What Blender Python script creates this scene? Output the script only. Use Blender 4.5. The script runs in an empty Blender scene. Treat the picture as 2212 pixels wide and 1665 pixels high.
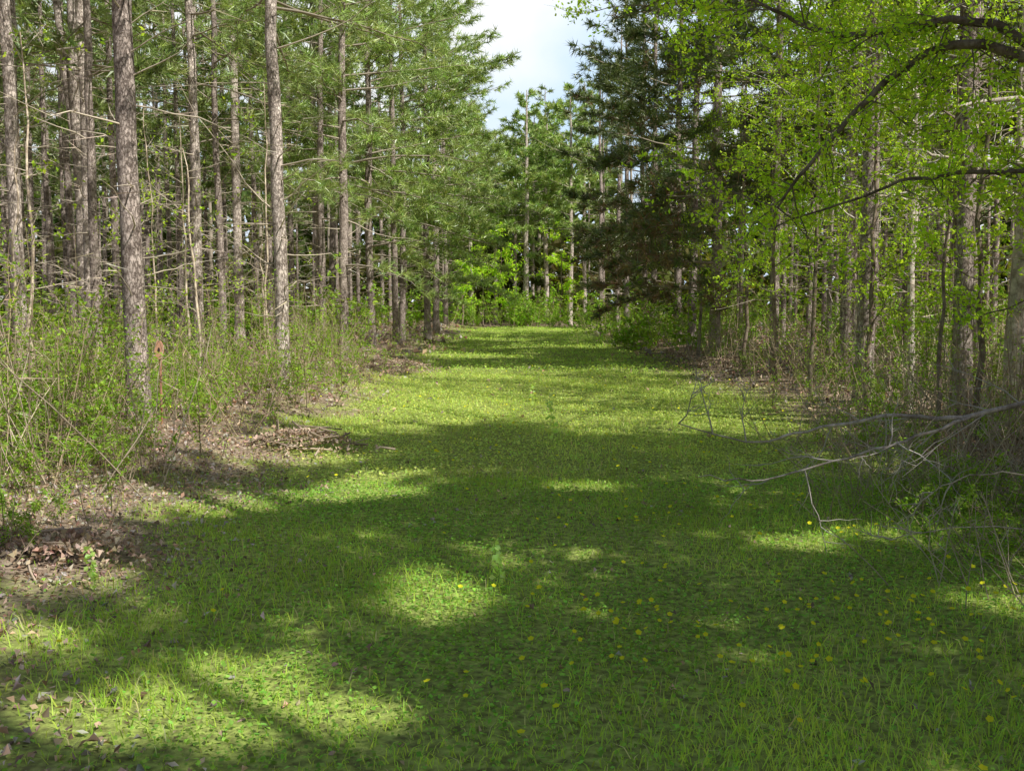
import bpy, math, numpy as np
from mathutils import Vector
R=np.random.default_rng(7)
scene=bpy.context.scene
scene.view_settings.view_transform='Standard'
scene.view_settings.look='None'
scene.view_settings.exposure=0
# ---------------- sun ----------------
EL=math.radians(48); AZ=math.radians(50)
S=np.array([math.sin(AZ)*math.cos(EL),-math.cos(AZ)*math.cos(EL),math.sin(EL)])
KX,KY=S[0]/S[2],S[1]/S[2]
# ---------------- helpers ----------------
def nrm(a): return a/(np.linalg.norm(a,axis=-1,keepdims=True)+1e-9)
def gz(x,y):
    x=np.asarray(x,float);y=np.asarray(y,float)
    return 0.03*np.sin(x*1.1+.5)*np.cos(y*.6)+0.02*np.sin(x*2.3+y*1.7)+(0.2+.05*np.sin(y*1.3))/(1+np.exp((x+2.7)*3))+0.1/(1+np.exp(-(x-4.3)*3))
class MB:
    def __init__(s): s.v=[];s.c=[];s.f=[];s.n=0
    def add(s,v,f,col,mat=0,smooth=False):
        v=np.asarray(v,float).reshape(-1,3); f=np.asarray(f,np.int64)
        col=np.asarray(col,float)
        if col.ndim==1: col=np.tile(col,(len(v),1))
        s.v.append(v);s.c.append(col);s.f.append((f+s.n,mat,smooth));s.n+=len(v)
    def mesh(s,name,mats):
        me=bpy.data.meshes.new(name)
        V=np.concatenate(s.v);C=np.concatenate(s.c)
        C=np.concatenate([C,np.ones((len(C),1))],1)
        loops=np.concatenate([f.ravel() for f,_,_ in s.f])
        cnt=np.concatenate([np.full(len(f),f.shape[1]) for f,_,_ in s.f])
        mi=np.concatenate([np.full(len(f),m) for f,m,_ in s.f])
        sm=np.concatenate([np.full(len(f),sm_) for f,_,sm_ in s.f])
        me.vertices.add(len(V));me.vertices.foreach_set("co",V.astype(np.float32).ravel())
        me.loops.add(len(loops));me.loops.foreach_set("vertex_index",loops.astype(np.int32))
        me.polygons.add(len(cnt))
        st=np.concatenate([[0],np.cumsum(cnt)[:-1]])
        me.polygons.foreach_set("loop_start",st.astype(np.int32))
        for m in mats: me.materials.append(m)
        me.polygons.foreach_set("material_index",mi.astype(np.int32))
        me.polygons.foreach_set("use_smooth",sm.astype(bool))
        a=me.attributes.new("tint",'FLOAT_COLOR','POINT')
        a.data.foreach_set("color",C.astype(np.float32).ravel())
        me.update(calc_edges=True)
        return me
    def obj(s,name,mats,loc=(0,0,0)):
        o=bpy.data.objects.new(name,s.mesh(name,mats));o.location=loc
        scene.collection.objects.link(o);return o
def inst(name,me,loc,rot=0,sc=1,parent=None):
    o=bpy.data.objects.new(name,me);o.location=loc;o.rotation_euler=(0,0,rot)
    o.scale=(sc,sc,sc) if np.isscalar(sc) else sc
    scene.collection.objects.link(o)
    if parent: o.parent=parent
    return o
def empty(name):
    o=bpy.data.objects.new(name,None);scene.collection.objects.link(o);return o
def tube(mb,pts,rad,k,col,mat=0,jit=0):
    pts=np.asarray(pts,float);n=len(pts);rad=np.broadcast_to(rad,(n,))
    t=nrm(np.gradient(pts,axis=0));d=nrm(pts[-1]-pts[0])
    ref=np.array([1.,0,0]) if abs(d[2])>.7 else np.array([0,0,1.])
    u=nrm(np.cross(t,ref));w=np.cross(t,u)
    a=np.arange(k)/k*2*math.pi
    rr=rad[:,None,None]*np.ones((n,k,1))
    if jit: rr=rr*(1+R.normal(0,jit,(n,k,1)))
    v=pts[:,None]+rr*(np.cos(a)[None,:,None]*u[:,None]+np.sin(a)[None,:,None]*w[:,None])
    i=np.arange(n-1)[:,None]*k;j=np.arange(k)[None];j2=(j+1)%k
    f=np.stack([i+j,i+j2,i+k+j2,i+k+j],-1).reshape(-1,4)
    mb.add(v.reshape(-1,3),f,col,mat,True)
def spikes(mb,base,d,width,col,mat):
    n=len(base)
    if n==0:return
    p=nrm(np.cross(d,R.normal(size=(n,3))))*np.reshape(width,(-1,1))*.5
    v=np.stack([base-p,base+p,base+d],1).reshape(-1,3)
    c=np.repeat(col,3,0) if np.ndim(col)==2 else col
    mb.add(v,np.arange(3*n).reshape(-1,3),c,mat)
def tufts(mb,cen,dr,m,L,w,col,mat):
    n=len(cen)
    if n==0:return
    d=nrm(dr[:,None]*.75+nrm(R.normal(size=(n,m,3)))*.85)
    l=L*R.uniform(.7,1.15,(n,m,1))
    b=cen[:,None]-dr[:,None]*R.uniform(0,.12,(n,m,1))
    c=np.repeat(col[:,None],m,1)*R.uniform(.75,1.25,(n,m,1))
    spikes(mb,b.reshape(-1,3),(d*l).reshape(-1,3),w,c.reshape(-1,3),mat)
def leaves(mb,cen,size,col,mat,up=0.3,asp=.36,curl=.15):
    n=len(cen)
    if n==0:return
    nn=nrm(R.normal(size=(n,3))+np.array([0,0,up*3]))
    a=nrm(np.cross(nn,R.normal(size=(n,3))));b=np.cross(nn,a)
    s=np.reshape(size,(-1,1))*np.ones((n,1))
    cu=curl*s*R.uniform(-.6,1.4,(n,1))
    v=np.stack([cen,cen+a*s*.5+b*s*asp+nn*cu,cen+a*s,cen+a*s*.5-b*s*asp+nn*cu],1).reshape(-1,3)
    i=np.arange(n)[:,None]*4
    f=np.concatenate([i+np.array([[0,1,2]]),i+np.array([[0,2,3]])])
    mb.add(v,f,np.repeat(col,4,0),mat)
def vary(base,n,a=.25,h=.1):
    return np.clip(np.asarray(base)*R.uniform(1-a,1+a,(n,1))*R.uniform(1-h,1+h,(n,3)),0,.92)
# ---------------- crowns cut open along the sun's path to light chosen ground patches ----------------
LIT=[(0.6,14.8,5.0,1.6),(0.2,18.8,5.0,2.1),(2.6,12.5,1.6,.5),(-1.9,12.9,1.0,.7),(1.2,22.3,3.6,.9),
 (-.42,5.4,.34,.4),(-1.1,3.9,.7,.32),(-1.3,8.5,.6,.34),(.5,8.7,.4,.25),(-2.5,5.7,.4,.35),(-2.2,4.7,.3,.2),
 (1.9,6.7,.35,.18),(0.3,48.5,4,2.6),(-1,28,1.6,.9),(1.4,33,2,.7),(-.6,39,2.4,.9),(-3.8,7.8,1.4,.7),(-3.0,10.6,1.2,.6),(-3,62,9,8),(4.2,16.5,2.2,2.5)]
def litq(p,pin,pleft):
    gx=p[:,0]-KX*p[:,2];gy=p[:,1]-KY*p[:,2]
    q=np.zeros(len(p))
    wv=.28*np.sin(gx*3.7+1)*np.sin(gy*3.1+2*np.sin(gx))+.15*np.sin(gx*8+gy*5)
    for (x,y,a,b) in LIT:
        e=((gx-x)/a)**2+((gy-y)/b)**2+wv
        q=np.maximum(q,np.clip((1.3-e)/.15,0,1)*pin)
    return np.where((gx<-3.2),np.maximum(q,pleft),q)
def keep(p,pin=.98,pleft=.6):
    return R.uniform(size=len(p))>litq(p,pin,pleft)
# ---------------- materials ----------------
def newmat(name):
    m=bpy.data.materials.new(name);m.use_nodes=True;nt=m.node_tree;nt.nodes.clear()
    out=nt.nodes.new('ShaderNodeOutputMaterial');return m,nt,out
def N(nt,t,**k):
    n=nt.nodes.new(t)
    for a,b in k.items(): setattr(n,a,b)
    return n
def mat_leaf(name,trans=.35,gloss=.06,tcol=(1.15,1.25,.55)):
    m,nt,out=newmat(name)
    a=N(nt,'ShaderNodeAttribute',attribute_name='tint')
    p=N(nt,'ShaderNodeBsdfDiffuse')
    t=N(nt,'ShaderNodeBsdfTranslucent')
    mu=N(nt,'ShaderNodeVectorMath',operation='MULTIPLY');mu.inputs[1].default_value=tcol
    mx=N(nt,'ShaderNodeMixShader');mx.inputs[0].default_value=trans
    L=nt.links.new
    L(a.outputs['Color'],p.inputs['Color']);L(a.outputs['Color'],mu.inputs[0]);L(mu.outputs[0],t.inputs['Color'])
    L(p.outputs[0],mx.inputs[1]);L(t.outputs[0],mx.inputs[2])
    if gloss>0:
        g=N(nt,'ShaderNodeBsdfGlossy');g.inputs['Roughness'].default_value=.42;g.inputs['Color'].default_value=(.9,.95,.9,1)
        m2=N(nt,'ShaderNodeMixShader');m2.inputs[0].default_value=gloss
        L(mx.outputs[0],m2.inputs[1]);L(g.outputs[0],m2.inputs[2]);L(m2.outputs[0],out.inputs[0])
    else: L(mx.outputs[0],out.inputs[0])
    return m
def mat_bark(name,sc=(16,16,4.5),crack=.35,bump=.6,dist=1.6):
    m,nt,out=newmat(name);L=nt.links.new
    tc=N(nt,'ShaderNodeTexCoord');mp=N(nt,'ShaderNodeMapping');mp.inputs['Scale'].default_value=sc
    L(tc.outputs['Object'],mp.inputs[0])
    nz=N(nt,'ShaderNodeTexNoise');nz.inputs['Scale'].default_value=1.4;nz.inputs['Detail'].default_value=5;nz.inputs['Roughness'].default_value=.7
    L(mp.outputs[0],nz.inputs['Vector'])
    sc_=N(nt,'ShaderNodeVectorMath',operation='SCALE');sc_.inputs['Scale'].default_value=dist
    L(nz.outputs['Color'],sc_.inputs[0])
    av=N(nt,'ShaderNodeVectorMath',operation='ADD');L(mp.outputs[0],av.inputs[0]);L(sc_.outputs[0],av.inputs[1])
    vo=N(nt,'ShaderNodeTexVoronoi',feature='DISTANCE_TO_EDGE');vo.inputs['Scale'].default_value=1.5
    L(av.outputs[0],vo.inputs['Vector'])
    rp=N(nt,'ShaderNodeValToRGB');rp.color_ramp.elements[0].color=(crack,crack*.92,crack*.88,1);rp.color_ramp.elements[1].position=.13
    rp.color_ramp.elements[1].color=(1,1,1,1)
    L(vo.outputs['Distance'],rp.inputs[0])
    n2=N(nt,'ShaderNodeTexNoise');n2.inputs['Scale'].default_value=7;n2.inputs['Detail'].default_value=7;n2.inputs['Roughness'].default_value=.68
    L(tc.outputs['Object'],n2.inputs['Vector'])
    r2=N(nt,'ShaderNodeValToRGB');r2.color_ramp.elements[0].position=.36;r2.color_ramp.elements[0].color=(.5,.47,.45,1)
    r2.color_ramp.elements[1].position=.64;r2.color_ramp.elements[1].color=(1.35,1.33,1.32,1)
    L(n2.outputs[0],r2.inputs[0])
    at=N(nt,'ShaderNodeAttribute',attribute_name='tint')
    m1=N(nt,'ShaderNodeMixRGB',blend_type='MULTIPLY');m1.inputs[0].default_value=1
    m2=N(nt,'ShaderNodeMixRGB',blend_type='MULTIPLY');m2.inputs[0].default_value=1
    L(at.outputs['Color'],m1.inputs[1]);L(rp.outputs[0],m1.inputs[2]);L(m1.outputs[0],m2.inputs[1]);L(r2.outputs[0],m2.inputs[2])
    p=N(nt,'ShaderNodeBsdfDiffuse')
    b=N(nt,'ShaderNodeBump');b.inputs['Strength'].default_value=bump;b.inputs['Distance'].default_value=.03
    mx=N(nt,'ShaderNodeMath',operation='ADD');L(rp.outputs[0],mx.inputs[0]);L(n2.outputs[0],mx.inputs[1])
    L(mx.outputs[0],b.inputs['Height']);L(b.outputs[0],p.inputs['Normal'])
    L(m2.outputs[0],p.inputs['Color']);L(p.outputs[0],out.inputs[0]);return m
def mat_plain(name):
    m,nt,out=newmat(name);a=N(nt,'ShaderNodeAttribute',attribute_name='tint');p=N(nt,'ShaderNodeBsdfDiffuse')
    nt.links.new(a.outputs['Color'],p.inputs[0]);nt.links.new(p.outputs[0],out.inputs[0]);return m
M_BARK=mat_bark('pine_bark',(20,20,8),crack=.5,bump=.8);M_SMOOTH=mat_bark('smooth_bark',(6,6,3),.75,.3);M_TWIG=mat_plain('twig_bark')
M_NEED=mat_leaf('pine_needles',.3,.08,(1.1,1.2,.6));M_LEAF=mat_leaf('spring_leaves',.5,0,(1.25,1.35,.4))
M_GRASS=mat_leaf('grass_blades',.42,0,(1.15,1.22,.5));M_LIT=mat_leaf('dead_leaves',.12,0,(1.1,.9,.6))
PB=(.54,.465,.43);DW=(.60,.52,.42);NG=np.array((.30,.39,.11))
# ---------------- pine ----------------
def pine(H=15,r=.12,cb=5.5,nn=20,nw=.012,lmax=2.5,bias=None,dens=1.,lean=(0,0),org=None,brown=0,low=0,seed=0,deadd=1.,bark=PB,pin=.98,pleft=.6,fork=None,ns=.2,tint=1.,bamt=.28):
    global R
    R=np.random.default_rng(seed+1000)
    mb=MB();nseg=22
    s=np.linspace(0,1,nseg)
    wob=np.cumsum(R.normal(0,.018,(nseg,2)),0)*np.minimum(s*3,1)[:,None]
    c=np.stack([lean[0]*s*H+wob[:,0],lean[1]*s*H+wob[:,1],s*H-.12*(s<.001)],1)
    rad=r*((1-s)**.7*.9+.1)*(1+.5*np.exp(-s*H/.25)*.6)+.005
    col=np.tile(bark,(nseg*10,1))*np.repeat(R.uniform(.85,1.12,(nseg,1)),10,0)
    tube(mb,c,rad,10,col,0,.04)
    o=np.array(org if org is not None else (0,0,0),float)
    if fork:
        z0,fx,fy=fork;k=np.linspace(0,1,12);i0=np.array([np.interp(z0,c[:,2],c[:,j]) for j in (0,1,2)])
        pts=i0+np.stack([fx*np.minimum(k*3,1)+0*k,fy*np.minimum(k*3,1),k*(H-z0)],1)
        tube(mb,pts,r*.8*(1-k)+.01,8,bark,0,.04)
    T=[];D=[];TB=[];TD=[];DB=[];DD=[]
    z=.9+R.uniform(0,.5)
    while z<H-.2:
        live=z>cb+R.normal(0,.35); t=max(0,(z-cb)/(H-cb))
        ang=R.uniform(0,2*math.pi)
        lowlive=low and (z>1.6) and z<cb and R.uniform()<low and bias is not None
        if lowlive: live=True; ang=bias+R.normal(0,.6)
        if live:
            L=lmax*(1-t**1.6)*R.uniform(.7,1.15)+.3;el=-.08+.75*t+R.normal(0,.12);curve=.35*R.uniform(0,1)-.35*(t<.2)
            if bias is not None: L*=1+bamt*math.cos(ang-bias)
            if lowlive: L=lmax*R.uniform(.9,1.3);el=R.uniform(-.15,.15);curve=-.4
            step=.17/dens
        else:
            L=R.uniform(.3,1.9)*(.6+.4*min(1,z/3));el=R.uniform(-.15,.6);curve=R.normal(0,.25);step=R.uniform(.14,.5)/deadd
        k=7 if (live or L>1) else 4;q=np.linspace(0,1,k)
        dh=np.array([math.cos(ang),math.sin(ang),0]);side=np.array([-dh[1],dh[0],0])
        b0=np.array([np.interp(z,c[:,2],c[:,0]),np.interp(z,c[:,2],c[:,1]),z])
        pts=b0+dh*(L*math.cos(el)*q)[:,None]+np.array([0,0,1.])*(L*math.sin(el)*q+curve*L*.5*q*q)[:,None]\
            +np.cumsum(R.normal(0,.03*L if live else .05*L,(k,3)),0)*q[:,None]+side*(R.normal(0,.2)*L*q*q)[:,None]
        z+=step*R.uniform(.6,1.4)
        br=(.011+.007*L)*(r/.12)**.5 if live else .005+.005*L
        bp=pts;brr=br*(1-q*.8)
        if org is not None and live:
            lq=litq(pts+o,pin,pleft*.5)
            u_=R.uniform()
            bad=np.nonzero(lq>max(.3,u_))[0]
            if len(bad): bp=pts[:bad[0]];brr=brr[:bad[0]]
        if len(bp)>1: tube(mb,bp,brr,4 if not live else 3,np.array(DW)*(R.uniform(.7,1.15) if not live else .6),2)
        if live:
            if len(bp)<3: continue
            m=max(4,int(L/.085*dens));u=R.uniform(.22,1,m)
            u=u[u<=q[len(bp)-1]+.01]
            if len(u)==0: continue
            m=len(u)
            pb=np.stack([np.interp(u,q,pts[:,j]) for j in range(3)],1)
            sg=np.where(R.uniform(size=m)<.5,-1,1)[:,None]
            dd=nrm(dh*.8+side*sg*R.uniform(.3,1.1,(m,1))+np.array([0,0,1])*R.uniform(-.2,.6,(m,1)))
            tl=(R.uniform(.2,.75,m)*(1.15-u*.7)*min(1,.5+L*.25))[:,None]
            TB.append(pb);TD.append(dd*tl)
            for f in (1.,.6):
                T.append(pb+dd*tl*f);D.append(dd)
            T.append(bp[-1:]);D.append(nrm(bp[-1:]-bp[-2:-1]))
        else:
            m=int(R.integers(1,6));u=R.uniform(.25,1,m)
            pb=np.stack([np.interp(u,q,pts[:,j]) for j in range(3)],1)
            sg=np.where(R.uniform(size=m)<.5,-1,1)[:,None]
            dd=nrm(dh*.8+side*sg*R.uniform(.3,1.2,(m,1))+R.normal(0,.3,(m,3)))
            DB.append(pb);DD.append(dd*R.uniform(.15,.7,(m,1))*min(1,L))
    if T:
        T=np.concatenate(T);D=np.concatenate(D);TB=np.concatenate(TB);TD=np.concatenate(TD)
        if org is not None:
            kk=keep(T+o,pin,pleft);T=T[kk];D=D[kk]
            kk=keep(TB+TD*.6+o,pin,pleft*.6);TB=TB[kk];TD=TD[kk]
        cc=vary(NG*tint,len(T),.35,.12)  # tint puts the sunlit left and shaded right into the needle colour
        if brown: 
            bm=(R.uniform(size=len(T))<brown*np.exp(-np.maximum(T[:,2]-2,0)/2.5)*1.5);cc[bm]=vary((.26,.16,.09),int(bm.sum()))
        tufts(mb,T,D,nn,ns,nw,cc,1)
        spikes(mb,TB,TD,.014,vary((.2,.15,.1),len(TB)),2)
    if DB: 
        DB=np.concatenate(DB);DD=np.concatenate(DD)
        spikes(mb,DB,DD,.012,vary(DW,len(DB)),2)
    return mb
PM=[M_BARK,M_NEED,M_TWIG]
def put_pine(x,y,**k):
    o=(x,y,float(gz(x,y))-.03)
    mb=pine(org=o if k.pop('carve',True) else None,**k)
    return mb.obj('pine_tree',PM,o)
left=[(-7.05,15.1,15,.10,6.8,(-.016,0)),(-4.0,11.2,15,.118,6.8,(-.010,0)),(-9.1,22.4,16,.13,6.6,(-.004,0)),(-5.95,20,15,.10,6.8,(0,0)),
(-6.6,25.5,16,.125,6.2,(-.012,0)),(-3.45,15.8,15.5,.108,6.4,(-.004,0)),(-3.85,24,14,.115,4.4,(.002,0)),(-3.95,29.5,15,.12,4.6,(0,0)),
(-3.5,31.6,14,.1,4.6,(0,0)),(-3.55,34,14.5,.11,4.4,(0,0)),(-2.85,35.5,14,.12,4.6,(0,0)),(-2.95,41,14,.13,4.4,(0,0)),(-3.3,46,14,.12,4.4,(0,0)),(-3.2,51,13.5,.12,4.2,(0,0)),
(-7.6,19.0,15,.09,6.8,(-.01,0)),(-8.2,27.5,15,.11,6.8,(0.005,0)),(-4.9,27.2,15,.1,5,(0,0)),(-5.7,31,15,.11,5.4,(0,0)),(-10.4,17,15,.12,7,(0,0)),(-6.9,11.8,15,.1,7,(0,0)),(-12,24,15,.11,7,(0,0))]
pos=[]
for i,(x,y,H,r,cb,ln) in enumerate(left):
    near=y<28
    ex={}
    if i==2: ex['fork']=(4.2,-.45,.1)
    if i in (0,2,3,4,5,14,15): ex['bark']=(.78,.69,.64)  # paler bark colour stands in for sunlight on these trunks
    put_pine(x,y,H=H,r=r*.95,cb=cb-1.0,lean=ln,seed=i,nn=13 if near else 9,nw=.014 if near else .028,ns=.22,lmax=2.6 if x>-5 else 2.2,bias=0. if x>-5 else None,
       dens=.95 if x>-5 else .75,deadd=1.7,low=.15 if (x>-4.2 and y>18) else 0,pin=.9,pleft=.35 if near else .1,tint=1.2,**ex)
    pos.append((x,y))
def farok(x,y,dm=1.5): return all((x-a)**2+(y-b)**2>dm*dm for a,b in pos)
# unseen pines added beside / behind the viewpoint to shade the near grass
for k,(x,y) in enumerate([(4.4,2.2),(4.0,-1.2),(4.7,-4.2),(7.2,.6),(7.0,-2.8),(1.9,-4.6),(7.3,3.8)]):
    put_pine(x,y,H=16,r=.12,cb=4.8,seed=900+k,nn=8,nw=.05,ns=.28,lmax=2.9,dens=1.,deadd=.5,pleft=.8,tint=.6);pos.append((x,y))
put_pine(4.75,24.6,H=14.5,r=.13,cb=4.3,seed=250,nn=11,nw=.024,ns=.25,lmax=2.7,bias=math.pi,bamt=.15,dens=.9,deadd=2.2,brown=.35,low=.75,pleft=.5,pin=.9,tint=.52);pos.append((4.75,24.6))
idx=100
for i,X in enumerate([5.4,8.8,12.2]):
    Rr=np.random.default_rng(50+i);y=[5,-4,-6][i]+Rr.uniform(0,1.5)
    while y<28:
        x=X+Rr.uniform(-.5,.5)
        vis=(y>6 and abs(x/y)<.6)
        if farok(x,y,1.5):
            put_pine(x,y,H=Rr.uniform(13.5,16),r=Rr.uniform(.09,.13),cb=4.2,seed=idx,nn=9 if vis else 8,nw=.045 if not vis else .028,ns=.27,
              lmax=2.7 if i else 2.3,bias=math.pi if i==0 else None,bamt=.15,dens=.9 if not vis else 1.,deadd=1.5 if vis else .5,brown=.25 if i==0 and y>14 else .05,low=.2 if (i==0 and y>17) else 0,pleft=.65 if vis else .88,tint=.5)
            pos.append((x,y))
        idx+=1;y+=Rr.uniform(2.6,3.6)
for k,(x,y) in enumerate([(5.1,29.8),(5.2,33),(4.9,36.5),(5.1,40.5),(4.9,45),(5.0,50),(4.6,54.5)]):
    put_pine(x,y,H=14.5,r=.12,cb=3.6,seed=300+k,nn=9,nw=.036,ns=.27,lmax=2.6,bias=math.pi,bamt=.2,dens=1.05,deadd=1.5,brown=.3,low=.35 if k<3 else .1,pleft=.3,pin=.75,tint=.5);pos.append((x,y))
for k,(x,y,H,r) in enumerate([(.75,58,12.8,.17),(-.9,60,10.8,.12),(2.0,61,12.4,.15),(-2.2,57,12,.13),(3.2,58,13,.14),(1.3,66,13,.14),(-.1,67,11.6,.13),(2.6,68,14,.14),(-3.2,63,13,.13),(4.3,62,14,.13),(.2,63,11,.12)]):
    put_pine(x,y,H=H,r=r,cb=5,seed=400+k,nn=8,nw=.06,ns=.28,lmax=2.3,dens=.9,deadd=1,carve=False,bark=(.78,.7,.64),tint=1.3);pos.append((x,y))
var=[pine(H=h,r=.10,cb=c,nn=7,nw=.055,ns=.3,lmax=2.3,dens=.5,deadd=1.5,seed=500+i,tint=.85).mesh('pine_mesh',PM) for i,(h,c) in enumerate([(15,6.6),(14,5.8),(15.5,7),(14.5,6.2),(13.5,5.4)])]
stand=empty('distant_pine_forest')
Rr=np.random.default_rng(99)
def fill(xs,ys,sp=(2.3,4.0)):
    for X in xs:
        y=ys[0]+Rr.uniform(0,2)
        while y<ys[1]:
            x=X+Rr.uniform(-.8,.8)
            if farok(x,y,1.3) and abs(x)<.56*y+5:
                s=Rr.uniform(.88,1.1);near=(abs(x)<13 and y<34)
                inst('pine_tree' if near else 'forest_pine',var[Rr.integers(5)],(x,y,float(gz(x,y))-.03),Rr.uniform(0,6.28),(s*Rr.uniform(.75,1.1),)*2+(s,),None if near else stand)
                pos.append((x,y))
            y+=Rr.uniform(*sp)
fill([-6.6-2.7*i for i in range(6)],(9,44),(1.9,3.1))
fill([-6.6-2.9*i for i in range(6)],(45,60),(3,5))
fill([-23,-27],(24,60),(3,5))
fill([-3.6],(53,66))
fill([5.0],(57,68))
fill([8.3,11.3],(30,43))
fill([14.3],(30,60))
fill([17,20.5,24],(22,58),(3,5))
fill([-1.5,1.3],(71,74))
R=np.random.default_rng(5)
mb=MB()
n=16000
th=R.uniform(-.85,.85,n);rr=R.uniform(70,78,n);hh=R.uniform(0,1,n)**.8*(10.0+2*np.sin(th*40)+1.5*np.sin(th*93))
cen=np.stack([np.sin(th)*rr,np.cos(th)*rr,hh],1)
leaves(mb,cen,R.uniform(.7,1.5,n),vary((.12,.17,.055),n,.5,.15),1,.1,.3)
n=9000
th=R.uniform(-.85,.85,n);rr=R.uniform(64,70,n);hh=R.uniform(0,4.8,n)
cen=np.stack([np.sin(th)*rr,np.cos(th)*rr,hh],1)
leaves(mb,cen,R.uniform(.5,1.2,n),vary((.15,.17,.06),n,.5,.2),1,.1,.3)
for k in range(200):
    t=R.uniform(-.85,.85);q=R.uniform(66,74);x=math.sin(t)*q;y=math.cos(t)*q
    tube(mb,[(x,y,-.2),(x+.1,y,6),(x,y,12)],[.16,.12,.04],5,(.42,.36,.3),0)
mb.obj('distant_treeline',[M_TWIG,M_LEAF])
# ---------------- broadleaf ----------------
LG=np.array((.54,.74,.08))
SP=[.5,.15]
def spray(mb,p0,d,L,rb,depth,lf,size,leafcol,barkc,org=None,leafy=1.):
    k=6;q=np.linspace(0,1,k)
    pts=p0+nrm(d)*(L*q)[:,None]+np.cumsum(R.normal(0,.045*L,(k,3)),0)*q[:,None]**.5
    tube(mb,pts,rb*(1-.8*q),3 if rb<.03 else 6,barkc,0 if rb>.03 else 2)
    if depth>0:
        for j in range(int(R.integers(4,7))):
            u=R.uniform(.2,1);p=np.array([np.interp(u,q,pts[:,c]) for c in range(3)])
            dd=nrm(nrm(d)*.7+nrm(R.normal(size=3))*.8+np.array([0,0,.05]))
            spray(mb,p,dd,L*R.uniform(.35,.6),rb*.5,depth-1,lf,size,leafcol,barkc,org,leafy)
    if depth<=1 and leafy>0:
        m=int(lf*L*leafy)
        if m>0:
            u=R.uniform(.15,1,m)
            cen=np.stack([np.interp(u,q,pts[:,c]) for c in range(3)],1)
            g=cen[R.integers(0,max(1,m//3),m)]+R.normal(0,.03,(m,3))
            if org is not None: g=g[keep(g+np.array(org),*SP)]
            leaves(mb,g,size*R.uniform(.6,1.25,len(g)),vary(leafcol,len(g),.3,.12),1,.15,.28)
def limb(mb,pts,r0,r1,barkc,lf=50,n=10,L=(.5,1.1),down=0,leafy=1.,org=None,size=.045,depth=1):
    pts=np.array(pts,float)
    t=np.linspace(0,len(pts)-1,len(pts)*4);P=np.stack([np.interp(t,np.arange(len(pts)),pts[:,j]) for j in range(3)],1)
    P[1:-1]=(P[:-2]+P[1:-1]*2+P[2:])/4;P+=R.normal(0,.006,P.shape)
    tube(mb,P,np.linspace(r0,r1,len(P)),7,barkc,0,.05)
    for j in range(n):
        i=int(R.integers(len(P)//5,len(P)))
        f=nrm(P[min(i+1,len(P)-1)]-P[i-1]+1e-6)
        d=nrm(f*.5+nrm(R.normal(size=3))*.8+np.array([0,0,-down]))
        spray(mb,P[i],d,R.uniform(*L),max(r1,.007),depth,lf,size,LG,barkc,org,leafy)
BC=(.22,.19,.15)
LM=[M_SMOOTH,M_LEAF,M_TWIG]
R=np.random.default_rng(11);mb=MB()
tube(mb,[(5.5,7.6,-.1),(5.45,7.6,1.5),(5.35,7.7,3.2),(5.3,7.8,5.5),(5.1,7.8,8),(5,7.8,10)],[.2,.16,.15,.12,.08,.03],10,BC,0,.05)
limb(mb,[(5.4,7.7,2.7),(4.6,7.8,3.15),(3.9,8,3.33),(3.5,8,3.48),(3.15,8.1,3.45),(2.8,8.2,3.19),(2.52,8.3,2.87),(2.24,8.3,2.52),(2.1,8.4,2.3)],.055,.008,BC,80,20,(.4,1.0),.25)
limb(mb,[(4.0,8,3.33),(3.7,8.05,3.6),(3.33,8.1,3.68),(2.94,8.2,3.62),(2.63,8.3,3.6),(2.3,8.5,3.72),(1.95,8.6,3.95),(1.5,8.8,4.1)],.04,.008,BC,85,24,(.4,1.0),.35)
limb(mb,[(5.4,7.7,2.2),(4.6,7.8,2.45),(3.9,8,2.54),(3.44,8.1,2.54),(3.0,8.2,2.48),(2.63,8.3,2.34),(2.1,8.5,2.16)],.025,.006,BC,50,12,(.3,.8),.1)
SP[0]=.4
limb(mb,[(5.35,7.8,4.2),(4.3,8.6,4.6),(3.3,9.4,4.7),(2.3,9.8,4.6),(1.6,10,4.45),(1.2,10.2,4.3)],.04,.006,BC,85,24,(.5,1.0),.3,1.,(0,0,0))
limb(mb,[(5.3,7.8,5.2),(4.2,9.6,5.4),(3.4,10.8,5.2),(2.7,11.4,4.8)],.04,.008,BC,85,22,(.5,1.3),.3,1.,(0,0,0))
SP[0]=.95
for a in range(7):
    z=R.uniform(4.5,9.5);t=R.uniform(0,6.28)
    spray(mb,np.array([5.2,7.8,z]),np.array([math.cos(t),math.sin(t),.35]),R.uniform(1.6,2.4),.03,1,40,.06,LG,BC,(0,0,0))
mb.obj('oak_tree',LM)
R=np.random.default_rng(12);mb=MB();DC=(.52,.47,.43)
limb(mb,[(5.2,7.2,1.5),(4.3,7.1,1.15),(3.42,7,.89),(3.0,7,.78),(2.64,7.05,.8),(2.3,7.1,.75),(1.9,7.1,.66),(1.65,7.1,.6),(1.15,7.2,.72)],.024,.004,DC,0,11,(.3,.7),0,0)
limb(mb,[(3.1,7,.8),(2.75,6.9,.7),(2.45,6.8,.62),(2.0,6.7,.53),(1.6,6.7,.4),(1.2,6.7,.45)],.013,.003,DC,0,8,(.3,.6),0,0)
limb(mb,[(4.6,6.1,.15),(3.6,6.2,.42),(3.0,6.3,.55),(2.7,6.3,.5),(2.45,6.3,.38)],.008,.003,(.62,.55,.45),0,5,(.2,.4),0,0)
limb(mb,[(4.4,5.7,.3),(3.3,5.8,.28),(2.6,5.9,.3),(2.2,6,.2)],.006,.003,(.62,.55,.45),0,4,(.2,.4),0,0)
mb.obj('fallen_branch',LM)
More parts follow.
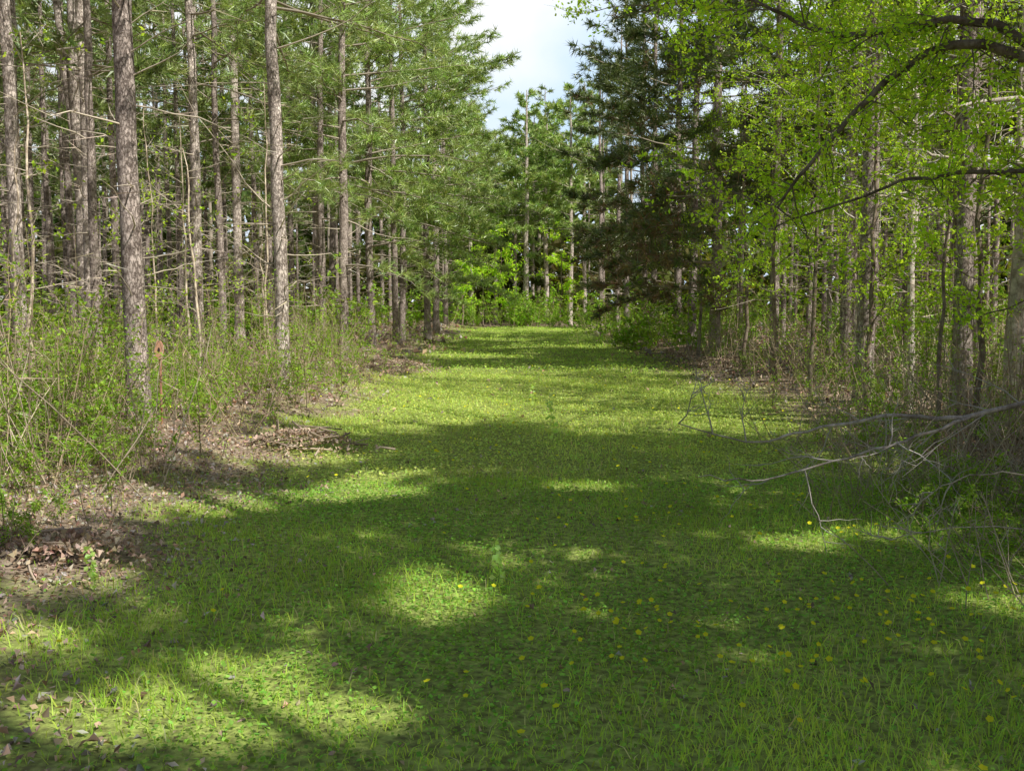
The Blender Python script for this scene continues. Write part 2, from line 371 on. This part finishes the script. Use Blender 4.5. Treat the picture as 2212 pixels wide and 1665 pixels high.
def sapling(x,y,H,r,col,leafy,seed,nb=14,lean=(0,0),size=.06,lc=LG,name='broadleaf_sapling',lf=45,zmin=.22):
    global R
    R=np.random.default_rng(seed);mb=MB();s=np.linspace(0,1,14)
    c=np.stack([lean[0]*s*H+np.cumsum(R.normal(0,.03,14)),lean[1]*s*H+np.cumsum(R.normal(0,.03,14)),s*H-.1*(s==0)],1)
    tube(mb,c,r*(1-.85*s)+.004,8,col,0,.05)
    o=(x,y,float(gz(x,y)))
    for j in range(nb):
        u=R.uniform(zmin,1);p=np.array([np.interp(u,s,c[:,q]) for q in range(3)]);t=R.uniform(0,6.28)
        spray(mb,p,np.array([math.cos(t),math.sin(t),R.uniform(-.1,.7)]),H*R.uniform(.12,.28),r*.3,1,lf,size,lc,np.array(col)*.8,o,leafy)
    return mb.obj(name,LM,o)
PALE=(.66,.61,.55)
SP[:]=[.55,.15]
for k,a in enumerate([(5.75,12,13,.11,PALE,.15,.02),(5.6,13.2,12,.075,(.25,.2,.17),.2,-.01),(5.05,11.2,6,.035,(.28,.24,.2),1.2,-.03),(5.3,14,8,.05,PALE,.8,-.01),
   (4.6,13.5,5,.035,(.3,.25,.2),1.9,-.03),(4.5,15.8,6,.035,(.3,.26,.2),2,0),(5.6,17,7,.05,PALE,2,0),(4.8,19,6,.04,(.3,.26,.2),2,0),(6.6,15,8,.06,(.4,.36,.32),1.6,0),(4.9,22,6,.04,(.3,.25,.2),1.2,0),
   (6.9,18,8,.06,PALE,1.6,0),(4.3,10.5,3.8,.022,(.3,.25,.2),1.8,.02),(6.2,20.5,7,.05,(.4,.36,.32),1.5,0),(7.8,16,9,.07,PALE,1.4,0),(4.4,25,5,.04,(.4,.36,.32),.8,0),(5.4,10.2,4.6,.03,(.3,.25,.2),1.8,0),(-1.6,57,5,.05,(.3,.25,.2),1.6,0),(-.6,55.5,4,.05,(.3,.25,.2),1.6,0),(2.5,56,5,.05,(.3,.25,.2),1,0),(-2.6,53.5,4,.05,(.3,.25,.2),1.4,0)]):
    x,y,H,r,col,lf,ln=a
    far=y>40
    sapling(x,y,H,r,col,lf,700+k,nb=int(10+H*1.8),lean=(ln,0),size=.055 if not far else .16,lf=50)
for k,a in enumerate([(-8.6,15.6),(-6.3,13.5),(-5.2,17),(-7.4,22),(-4.9,13.2),(-5.6,24),(-9.5,19),(-4.4,19.2),(-6.2,17.5),(-4.6,15.2),(-5.6,12.2),(-7.9,13.4)]):
    sapling(a[0],a[1],2.6+k%4*.9,.022,(.74,.64,.52),.2,800+k,nb=13,lf=40)
# shrubs
def shrub(H,n,spread,leafn,size,seed,lc=(.32,.48,.08),m=7,vert=.28,sc_=(.46,.36,.25)):
    global R
    R=np.random.default_rng(seed);mb=MB()
    for j in range(n):
        b=np.array([*R.normal(0,spread*.35,2),-.03]);h=H*R.uniform(.5,1.1)
        k=5;q=np.linspace(0,1,k);d=np.array([*R.normal(0,vert,2),1])
        pts=b+d*(h*q)[:,None]+np.cumsum(R.normal(0,.03*h,(k,3)),0)*q[:,None]
        col=np.array(sc_)*R.uniform(.6,1.3)
        tube(mb,pts,.0045*(1-.7*q)+.0014,3,col,0)
        u=R.uniform(.25,1,m);pb=np.stack([np.interp(u,q,pts[:,c]) for c in range(3)],1)
        dd=nrm(R.normal(size=(m,3))+np.array([0,0,.6]))*R.uniform(.1,.35,(m,1))*min(h,1.2)
        spikes(mb,pb,dd,.006,vary(col,m),0)
        if leafn:
            i=R.integers(0,m,leafn);g=pb[i]+dd[i]*R.uniform(0,1.1,(leafn,1))+R.normal(0,.02,(leafn,3))
            leaves(mb,g,size*R.uniform(.5,1.3,leafn),vary(lc,leafn,.4,.15),1,.4,.3)
    return mb.mesh('shrub_mesh',[M_TWIG,M_LEAF])
sh=[shrub(.7,12,.9,95,.036,1),shrub(1.1,11,.9,95,.038,2),shrub(.45,13,1.0,100,.034,3),shrub(1.5,12,.9,70,.042,4,(.36,.53,.08)),shrub(1.9,9,1.0,14,.04,5,m=10,vert=.12),shrub(.8,16,1.1,14,.035,6,m=9,vert=.5),shrub(1.0,14,1.1,3,.035,9,m=8,vert=.45,sc_=(.6,.5,.38))]
sh_fl=[shrub(1.1,8,1.,80,.1,7),shrub(1.6,9,1.2,50,.1,8)]
Rr=np.random.default_rng(21)
def sc(n,xr,yr,opts,smin=.7,smax=1.25,name='shrub',parent=None):
    for _ in range(n):
        x=Rr.uniform(*xr);y=yr[0]+(yr[1]-yr[0])*Rr.uniform()**1.2
        s=Rr.uniform(smin,smax)
        inst(name,opts[Rr.integers(len(opts))],(x,y,float(gz(x,y))),Rr.uniform(0,6.3),(s,s,s*Rr.uniform(.7,1.2)),parent)
sc(46,(-5.6,-3.2),(8,15),[sh[0],sh[1],sh[2],sh[4],sh[5],sh[6],sh[3]])
sc(16,(-4.6,-2.7),(5.8,9),[sh[2],sh[0],sh[5]],.5,.8)
sc(40,(-5.4,-2.8),(14,32),sh)
sc(40,(-11,-5),(11,26),sh)
ug=empty('undergrowth')
sc(60,(-24,-4),(24,58),sh_fl,.8,1.6,'brush',ug)
sc(30,(3.2,5.4),(6.0,11),[sh[0],sh[2],sh[4],sh[5],sh[6],sh[6]],.6,1.)
sc(24,(2.8,4.6),(4.9,8.2),[sh[2],sh[5],sh[6],sh[0]],.5,.85)
sc(16,(2.5,4.0),(5.2,8.6),[sh[6],sh[5],sh[2]],.45,.8)
sc(50,(4.0,6.5),(10.5,26),sh+[sh[6],sh[3]],.8,1.3)
sc(30,(6,12),(11,30),sh,.8,1.5)
sc(50,(4.2,22),(26,58),sh_fl,.8,1.6,'brush',ug)
sc(20,(3.2,4.6),(30,54),sh_fl+[sh[1]],.7,1.2,'brush',ug)
sc(34,(-4,5),(52.5,60),sh_fl+[sh[1]],.8,1.6,'brush',ug)
# ---------------- ground ----------------
g=np.concatenate([-np.geomspace(150,9,26),np.linspace(-8.6,8.6,110),np.geomspace(9,150,26)])
gy_=np.concatenate([-np.geomspace(60,2,16),np.linspace(-1.6,30,170),np.geomspace(31,220,34)])
XX,YY=np.meshgrid(g,gy_);V=np.stack([XX,YY,gz(XX,YY)],-1).reshape(-1,3)
nx,ny=len(g),len(gy_);i=(np.arange(ny-1)[:,None]*nx+np.arange(nx-1)[None]).ravel()
mb=MB();mb.add(V,np.stack([i,i+1,i+1+nx,i+nx],1),(1,1,1),0,True)
m,nt,out=newmat('forest_floor');L=nt.links.new
tc=N(nt,'ShaderNodeTexCoord');sx=N(nt,'ShaderNodeSeparateXYZ');L(tc.outputs['Object'],sx.inputs[0])
n1=N(nt,'ShaderNodeTexNoise');n1.inputs['Scale'].default_value=1.1;n1.inputs['Detail'].default_value=6;L(tc.outputs['Object'],n1.inputs[0])
n2=N(nt,'ShaderNodeTexNoise');n2.inputs['Scale'].default_value=22;n2.inputs['Detail'].default_value=8;L(tc.outputs['Object'],n2.inputs[0])
vo=N(nt,'ShaderNodeTexVoronoi');vo.inputs['Scale'].default_value=34;L(tc.outputs['Object'],vo.inputs[0])
def mth(op,a,b=None):
    q=N(nt,'ShaderNodeMath',operation=op)
    for j,w in enumerate((a,b)):
        if w is None: continue
        if isinstance(w,(int,float)): q.inputs[j].default_value=w
        else: L(w,q.inputs[j])
    return q.outputs[0]
xx=mth('ABSOLUTE',mth('SUBTRACT',sx.outputs[0],.65))
e=mth('ADD',mth('SUBTRACT',xx,3.1),mth('MULTIPLY',mth('SUBTRACT',n1.outputs[0],.5),4))
mr=N(nt,'ShaderNodeMapRange');L(e,mr.inputs[0]);mr.inputs[1].default_value=-.5;mr.inputs[2].default_value=.4
far=N(nt,'ShaderNodeMapRange');L(sx.outputs[1],far.inputs[0]);far.inputs[1].default_value=52;far.inputs[2].default_value=56
fac=mth('MAXIMUM',mr.outputs[0],far.outputs[0])
lr=N(nt,'ShaderNodeValToRGB');cr=lr.color_ramp;cr.elements[0].color=(.12,.09,.065,1);cr.elements[1].color=(.5,.4,.31,1)
e2=cr.elements.new(.5);e2.color=(.29,.22,.165,1);L(vo.outputs['Color'],lr.inputs[0])
gr=N(nt,'ShaderNodeValToRGB');gr.color_ramp.elements[0].position=.35;gr.color_ramp.elements[0].color=(.18,.19,.07,1);gr.color_ramp.elements[1].position=.7;gr.color_ramp.elements[1].color=(.48,.6,.15,1);L(n2.outputs[0],gr.inputs[0])
mx=N(nt,'ShaderNodeMixRGB');L(fac,mx.inputs[0]);L(gr.outputs[0],mx.inputs[1]);L(lr.outputs[0],mx.inputs[2])
p=N(nt,'ShaderNodeBsdfDiffuse')
b=N(nt,'ShaderNodeBump');b.inputs['Strength'].default_value=.7;b.inputs['Distance'].default_value=.04;L(n2.outputs[0],b.inputs['Height']);L(b.outputs[0],p.inputs['Normal'])
L(mx.outputs[0],p.inputs['Color']);L(p.outputs[0],out.inputs[0])
mb.obj('ground',[m])
# ---------------- grass ----------------
R=np.random.default_rng(31)
def patch(x,y):
    return .5+.25*np.sin(x*1.7+1.3*np.sin(y*.9))+.25*np.sin(y*2.1+1.1*np.sin(x*1.3+2))
def p2(x,y): return .5+.5*np.sin(x*3.1+2*np.sin(y*1.9)+1)*np.sin(y*2.7+2*np.sin(x*2.2))
def inmask(x,y,soft=.35):
    l=-2.4+.35*np.sin(y*.9)+.2*np.sin(y*2.3+1);l=np.where(y<9,np.maximum(l,-1.6-.16*(y-3)+.25*np.sin(y*2.3)),l)
    r=3.75+.35*np.sin(y*.8+2)+.25*np.sin(y*2.1)
    return 1/(1+np.exp(-(x-l)/soft*2))*1/(1+np.exp(-(r-x)/soft*2))
mb=MB()
def grass(n,xr,yr,h,w,bc=(.56,.76,.14)):
    y=R.uniform(*yr,n);x=R.uniform(*xr,n)
    k=R.uniform(size=n)<np.maximum(inmask(x,y),.14)*(.12+.88*patch(x,y))*(.22+.78*p2(x,y));x=x[k];y=y[k];n=len(x)
    tall=np.exp(-(((x+.42)/.5)**2+((y-5.3)/.5)**2))+np.exp(-(((x+1.1)/.9)**2+((y-3.9)/.5)**2))*.8
    hh=h*R.uniform(.3,1.25,n)*(.45+.7*patch(x*.8+3,y*.8))*(1+1.1*tall)
    a=R.uniform(0,6.28,n);ln=R.uniform(.2,1.2,n)*hh
    b=np.stack([x,y,gz(x,y)-.005],1);dx=np.stack([np.cos(a),np.sin(a),0*a],1)
    t=R.uniform(0,6.28,n);pw_=np.stack([np.cos(t),np.sin(t),0*t],1)*(w*.5*R.uniform(.6,1.3,n))[:,None]
    col=vary(bc,n,.25,.12)*(.68+.5*p2(x*.7+1,y*.6))[:,None];yel=R.uniform(size=n)<.08;col[yel]=vary((.72,.64,.38),int(yel.sum()))
    mid=b+dx*(ln*.35)[:,None]+np.array([0,0,1])*(hh*.6)[:,None];tip=b+dx*ln[:,None]+np.array([0,0,1])*(hh*.8)[:,None]
    v=np.stack([b-pw_,b+pw_,mid+pw_*.75,mid-pw_*.75,tip],1).reshape(-1,3);i=np.arange(n)[:,None]*5
    c5=np.clip(np.repeat(col,5,0),0,.9)
    mb.add(v,i+np.array([[0,1,2,3]]),c5,0)
    mb.f.append((i+np.array([[3,2,4]])+mb.n-len(v),0,False))
grass(170000,(-4,4.5),(2.6,9),.08,.0055)
grass(100000,(-3.5,4.8),(9,20),.08,.010,(.66,.82,.22))  # paler midfield blades: part of the sunlit band is in their colour
grass(60000,(-3.5,4.8),(20,54),.09,.024,(.60,.80,.18))
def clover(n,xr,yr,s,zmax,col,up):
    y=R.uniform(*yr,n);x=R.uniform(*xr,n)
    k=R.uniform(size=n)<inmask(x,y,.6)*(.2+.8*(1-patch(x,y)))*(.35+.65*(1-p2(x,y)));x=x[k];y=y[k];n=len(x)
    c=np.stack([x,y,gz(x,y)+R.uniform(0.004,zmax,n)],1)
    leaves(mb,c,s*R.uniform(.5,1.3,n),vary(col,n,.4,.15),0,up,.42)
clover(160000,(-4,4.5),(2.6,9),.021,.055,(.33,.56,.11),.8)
clover(150000,(-3.5,4.8),(9,22),.029,.06,(.64,.80,.22),1.1)  # leaf colour raised here to carry the brightness of the sunlit band
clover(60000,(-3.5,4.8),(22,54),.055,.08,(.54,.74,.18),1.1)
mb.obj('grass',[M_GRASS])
mb=MB()
def litter(n,xr,yr,s,prob,cm=1.):
    y=R.uniform(*yr,n);x=R.uniform(*xr,n);k=R.uniform(size=n)<prob(x,y);x=x[k];y=y[k];n=len(x)
    c=np.stack([x,y,gz(x,y)+R.uniform(.002,.03,n)],1)
    col=vary(np.array((.46,.34,.26))*cm,n,.6,.12);gy=R.uniform(size=n)<.3;col[gy]=vary((.52,.47,.43),int(gy.sum()),.4)
    leaves(mb,c,s*R.uniform(.4,1.4,n),col,0,.45,.3,.45)
litter(60000,(-6,5.5),(2.6,11),.036,lambda x,y: np.clip(1-inmask(x,y,.5)+.05*p2(x+2,y),0,1))
litter(30000,(-12,10),(11,26),.07,lambda x,y: np.clip(1-inmask(x,y,.5)+.02,0,1))
litter(16000,(-22,20),(26,60),.18,lambda x,y: np.clip(1-inmask(x,y,.5),0,1))
mb.obj('leaf_litter',[M_LIT])
def pile(x,y,rx,ry,h,nst,nlf,name,seed):
    global R
    R=np.random.default_rng(seed);mb=MB()
    for j in range(nst):
        a=R.normal(0,1.2);q=R.normal(0,.42,2);zz=h*max(0,1-q@q)*R.uniform(.1,1)
        l=R.uniform(.12,.4)*rx;d=np.array([math.cos(a),math.sin(a),R.normal(0,.2)])*l
        c=np.array([q[0]*rx,q[1]*ry,zz+.02]);mm=R.normal(0,.03,3)
        tube(mb,[c-d,c+mm,c+d],R.uniform(.004,.012),5,np.array((.5,.4,.31))*R.uniform(.5,1.2),0)
    q=R.normal(0,.45,(nlf,2));z=h*.8*np.maximum(0,1-(q**2).sum(1))
    leaves(mb,np.stack([q[:,0]*rx,q[:,1]*ry,z+.01],1),.045*R.uniform(.5,1.3,nlf),vary((.5,.39,.3),nlf,.5),1,.4,.3,.4)
    mb.obj(name,[M_TWIG,M_LIT],(x,y,float(gz(x,y))))
pile(-2.2,10.7,.7,.4,.24,50,900,'leaf_pile',1)
pile(-2.65,22,1.1,1,.25,30,1500,'leaf_pile',2)
pile(-2.6,5.9,.5,.4,.14,6,900,'leaf_pile',3)
pile(4.6,23,1.1,1.2,.25,26,900,'leaf_pile',5)
def seedling(x,y,H,n,size,seed):
    global R
    R=np.random.default_rng(seed);mb=MB();q=np.linspace(0,1,8)
    pts=np.stack([.05*H*np.sin(q*5),.03*H*q,H*q-.01],1);tube(mb,pts,.004*(1-.6*q),5,(.3,.42,.12),0)
    u=np.repeat(np.linspace(.2,1,n),3);c=np.stack([np.interp(u,q,pts[:,j]) for j in range(3)],1)+R.normal(0,.012,(3*n,3))
    leaves(mb,c,size*R.uniform(.7,1.2,3*n),vary((.70,.90,.38),3*n,.12),1,.3,.42)
    mb.obj('seedling',[M_TWIG,M_LEAF],(x,y,float(gz(x,y))))
seedling(-.085,5.75,.27,11,.045,1);seedling(.42,11,.52,12,.06,2);seedling(-2.2,5.4,.25,12,.035,3);seedling(.3,15.5,.3,7,.05,4)
R=np.random.default_rng(41);mb=MB();P=[]
for cx,cy,sx_,sy_,n in [(.55,4.75,.35,.3,34),(1.9,5.0,.45,.3,50),(1.3,4.2,.7,.35,40),(2.1,4.4,.3,.25,24),(.1,3.9,.4,.3,8),(.7,6.5,.9,1.2,26),(1.8,6.8,.9,1,40),(.6,8.8,1.4,1.3,36),(.9,13,1.8,2.2,70),(.8,18,1.8,2.5,60),(-.9,4.6,.6,.4,3)]:
    P.append(np.stack([R.normal(cx,sx_,n),R.normal(cy,sy_,n)],1))
P=np.concatenate(P);P=P[P[:,1]>2.8]
for (x,y) in P:
    z0=float(gz(x,y));h=R.uniform(.11,.18);c=np.array([x+R.normal(0,.01),y,z0+h])
    tube(mb,[(x,y,z0),c],.0012,3,(.3,.45,.1),0)
    r=(.0125 if y<8 else .015)*R.uniform(.8,1.2);tl=nrm(np.array([R.normal(0,.3),R.normal(-.35,.3),1]))
    u=nrm(np.cross(tl,[1,0,0]));w=np.cross(tl,u)
    for k in range(5):
        a=k*1.2566;d=u*math.cos(a)+w*math.sin(a);s=-u*math.sin(a)+w*math.cos(a)
        mb.add([c,c+d*r*.7+s*r*.5+tl*r*.3,c+d*r*1.1+tl*r*.35,c+d*r*.7-s*r*.5+tl*r*.3],[[0,1,2,3]],(.92,.88,.05),0)
mb.obj('buttercup_flowers',[M_GRASS])
# ---------------- marker sign ----------------
def pmat(name,c,r=.6):
    m,nt,out=newmat(name);p=N(nt,'ShaderNodeBsdfPrincipled');p.inputs['Roughness'].default_value=r
    nz=N(nt,'ShaderNodeTexNoise');nz.inputs['Scale'].default_value=40;rp=N(nt,'ShaderNodeValToRGB')
    rp.color_ramp.elements[0].color=(*[v*.65 for v in c],1);rp.color_ramp.elements[1].color=(*c,1)
    nt.links.new(nz.outputs[0],rp.inputs[0]);nt.links.new(rp.outputs[0],p.inputs['Base Color']);nt.links.new(p.outputs[0],out.inputs[0]);return m
mb=MB()
tube(mb,[(0,0,-.1),(0,0,.5),(.005,0,.8)],.014,8,(.45,.25,.17),0)
def disc(y,z,rx,rz,th,mat,x=0):
    a=np.linspace(0,2*math.pi,25)[:-1];ring=np.stack([x+rx*np.cos(a),0*a+y,z+rz*np.sin(a)],1)
    v=np.concatenate([ring,ring+np.array([0,th,0])]);k=24;i=np.arange(k);j=(i+1)%k
    mb.add(v,np.stack([i,j,j+k,i+k],1),(.5,.5,.5),mat)
    mb.add(ring,i[None],(.5,.5,.5),mat);mb.add(ring[::-1]+np.array([0,th,0]),i[None],(.5,.5,.5),mat)
disc(-.03,.8,.05,.1,.012,1);disc(-.036,.8,.012,.025,.004,2)
mb.obj('trail_marker_sign',[M_SMOOTH,pmat('orange_plate',(.74,.40,.27)),pmat('dark_mark',(.06,.04,.03))],(-3.76,11.2,float(gz(-3.76,11.2))))
# ---------------- world, sun, camera ----------------
w=bpy.data.worlds.new("World");scene.world=w;w.use_nodes=True;nt=w.node_tree;nt.nodes.clear();L=nt.links.new
sk=nt.nodes.new('ShaderNodeTexSky');sk.sky_type='NISHITA';sk.sun_disc=False;sk.sun_elevation=EL;sk.sun_rotation=math.atan2(S[0],S[1])
sk.air_density=1.2;sk.dust_density=2.5;sk.ozone_density=1
tc=nt.nodes.new('ShaderNodeTexCoord');nz=nt.nodes.new('ShaderNodeTexNoise');nz.inputs['Scale'].default_value=4;nz.inputs['Detail'].default_value=5
L(tc.outputs['Generated'],nz.inputs[0])
dp=nt.nodes.new('ShaderNodeVectorMath');dp.operation='DOT_PRODUCT';dp.inputs[1].default_value=tuple(nrm(np.array([.05,.95,.27])));L(tc.outputs['Generated'],dp.inputs[0])
mr=nt.nodes.new('ShaderNodeMapRange');mr.interpolation_type='SMOOTHSTEP';L(dp.outputs['Value'],mr.inputs[0]);mr.inputs[1].default_value=.75;mr.inputs[2].default_value=.96;mr.inputs[3].default_value=.03;mr.inputs[4].default_value=1
cr=nt.nodes.new('ShaderNodeValToRGB');cr.color_ramp.elements[0].position=.38;cr.color_ramp.elements[0].color=(.62,.80,1,1);cr.color_ramp.elements[1].position=.56;cr.color_ramp.elements[1].color=(.96,.98,1,1)
L(nz.outputs[0],cr.inputs[0])
sc2=nt.nodes.new('ShaderNodeVectorMath');sc2.operation='SCALE';sc2.inputs['Scale'].default_value=13;L(cr.outputs[0],sc2.inputs[0])
mx=nt.nodes.new('ShaderNodeMixRGB');L(sc2.outputs[0],mx.inputs[2])
L(mr.outputs[0],mx.inputs[0]);L(sk.outputs[0],mx.inputs[1])
bg=nt.nodes.new('ShaderNodeBackground');bg.inputs[1].default_value=.085;o=nt.nodes.new('ShaderNodeOutputWorld')
L(mx.outputs[0],bg.inputs[0]);L(bg.outputs[0],o.inputs[0])
l=bpy.data.lights.new('sun','SUN');l.energy=5;l.angle=math.radians(.5);l.color=(1,.96,.86)
so=bpy.data.objects.new('sun',l);so.rotation_euler=Vector(S).to_track_quat('Z','Y').to_euler();so.location=(20,-20,30);scene.collection.objects.link(so)
cam=bpy.data.cameras.new('camera');cam.lens=36.9;cam.sensor_width=36;cam.clip_end=1000;cam.clip_start=.05
co=bpy.data.objects.new('camera',cam);co.location=(0,0,1.6);co.rotation_euler=(math.radians(90-4.85),0,0);scene.collection.objects.link(co);scene.camera=co
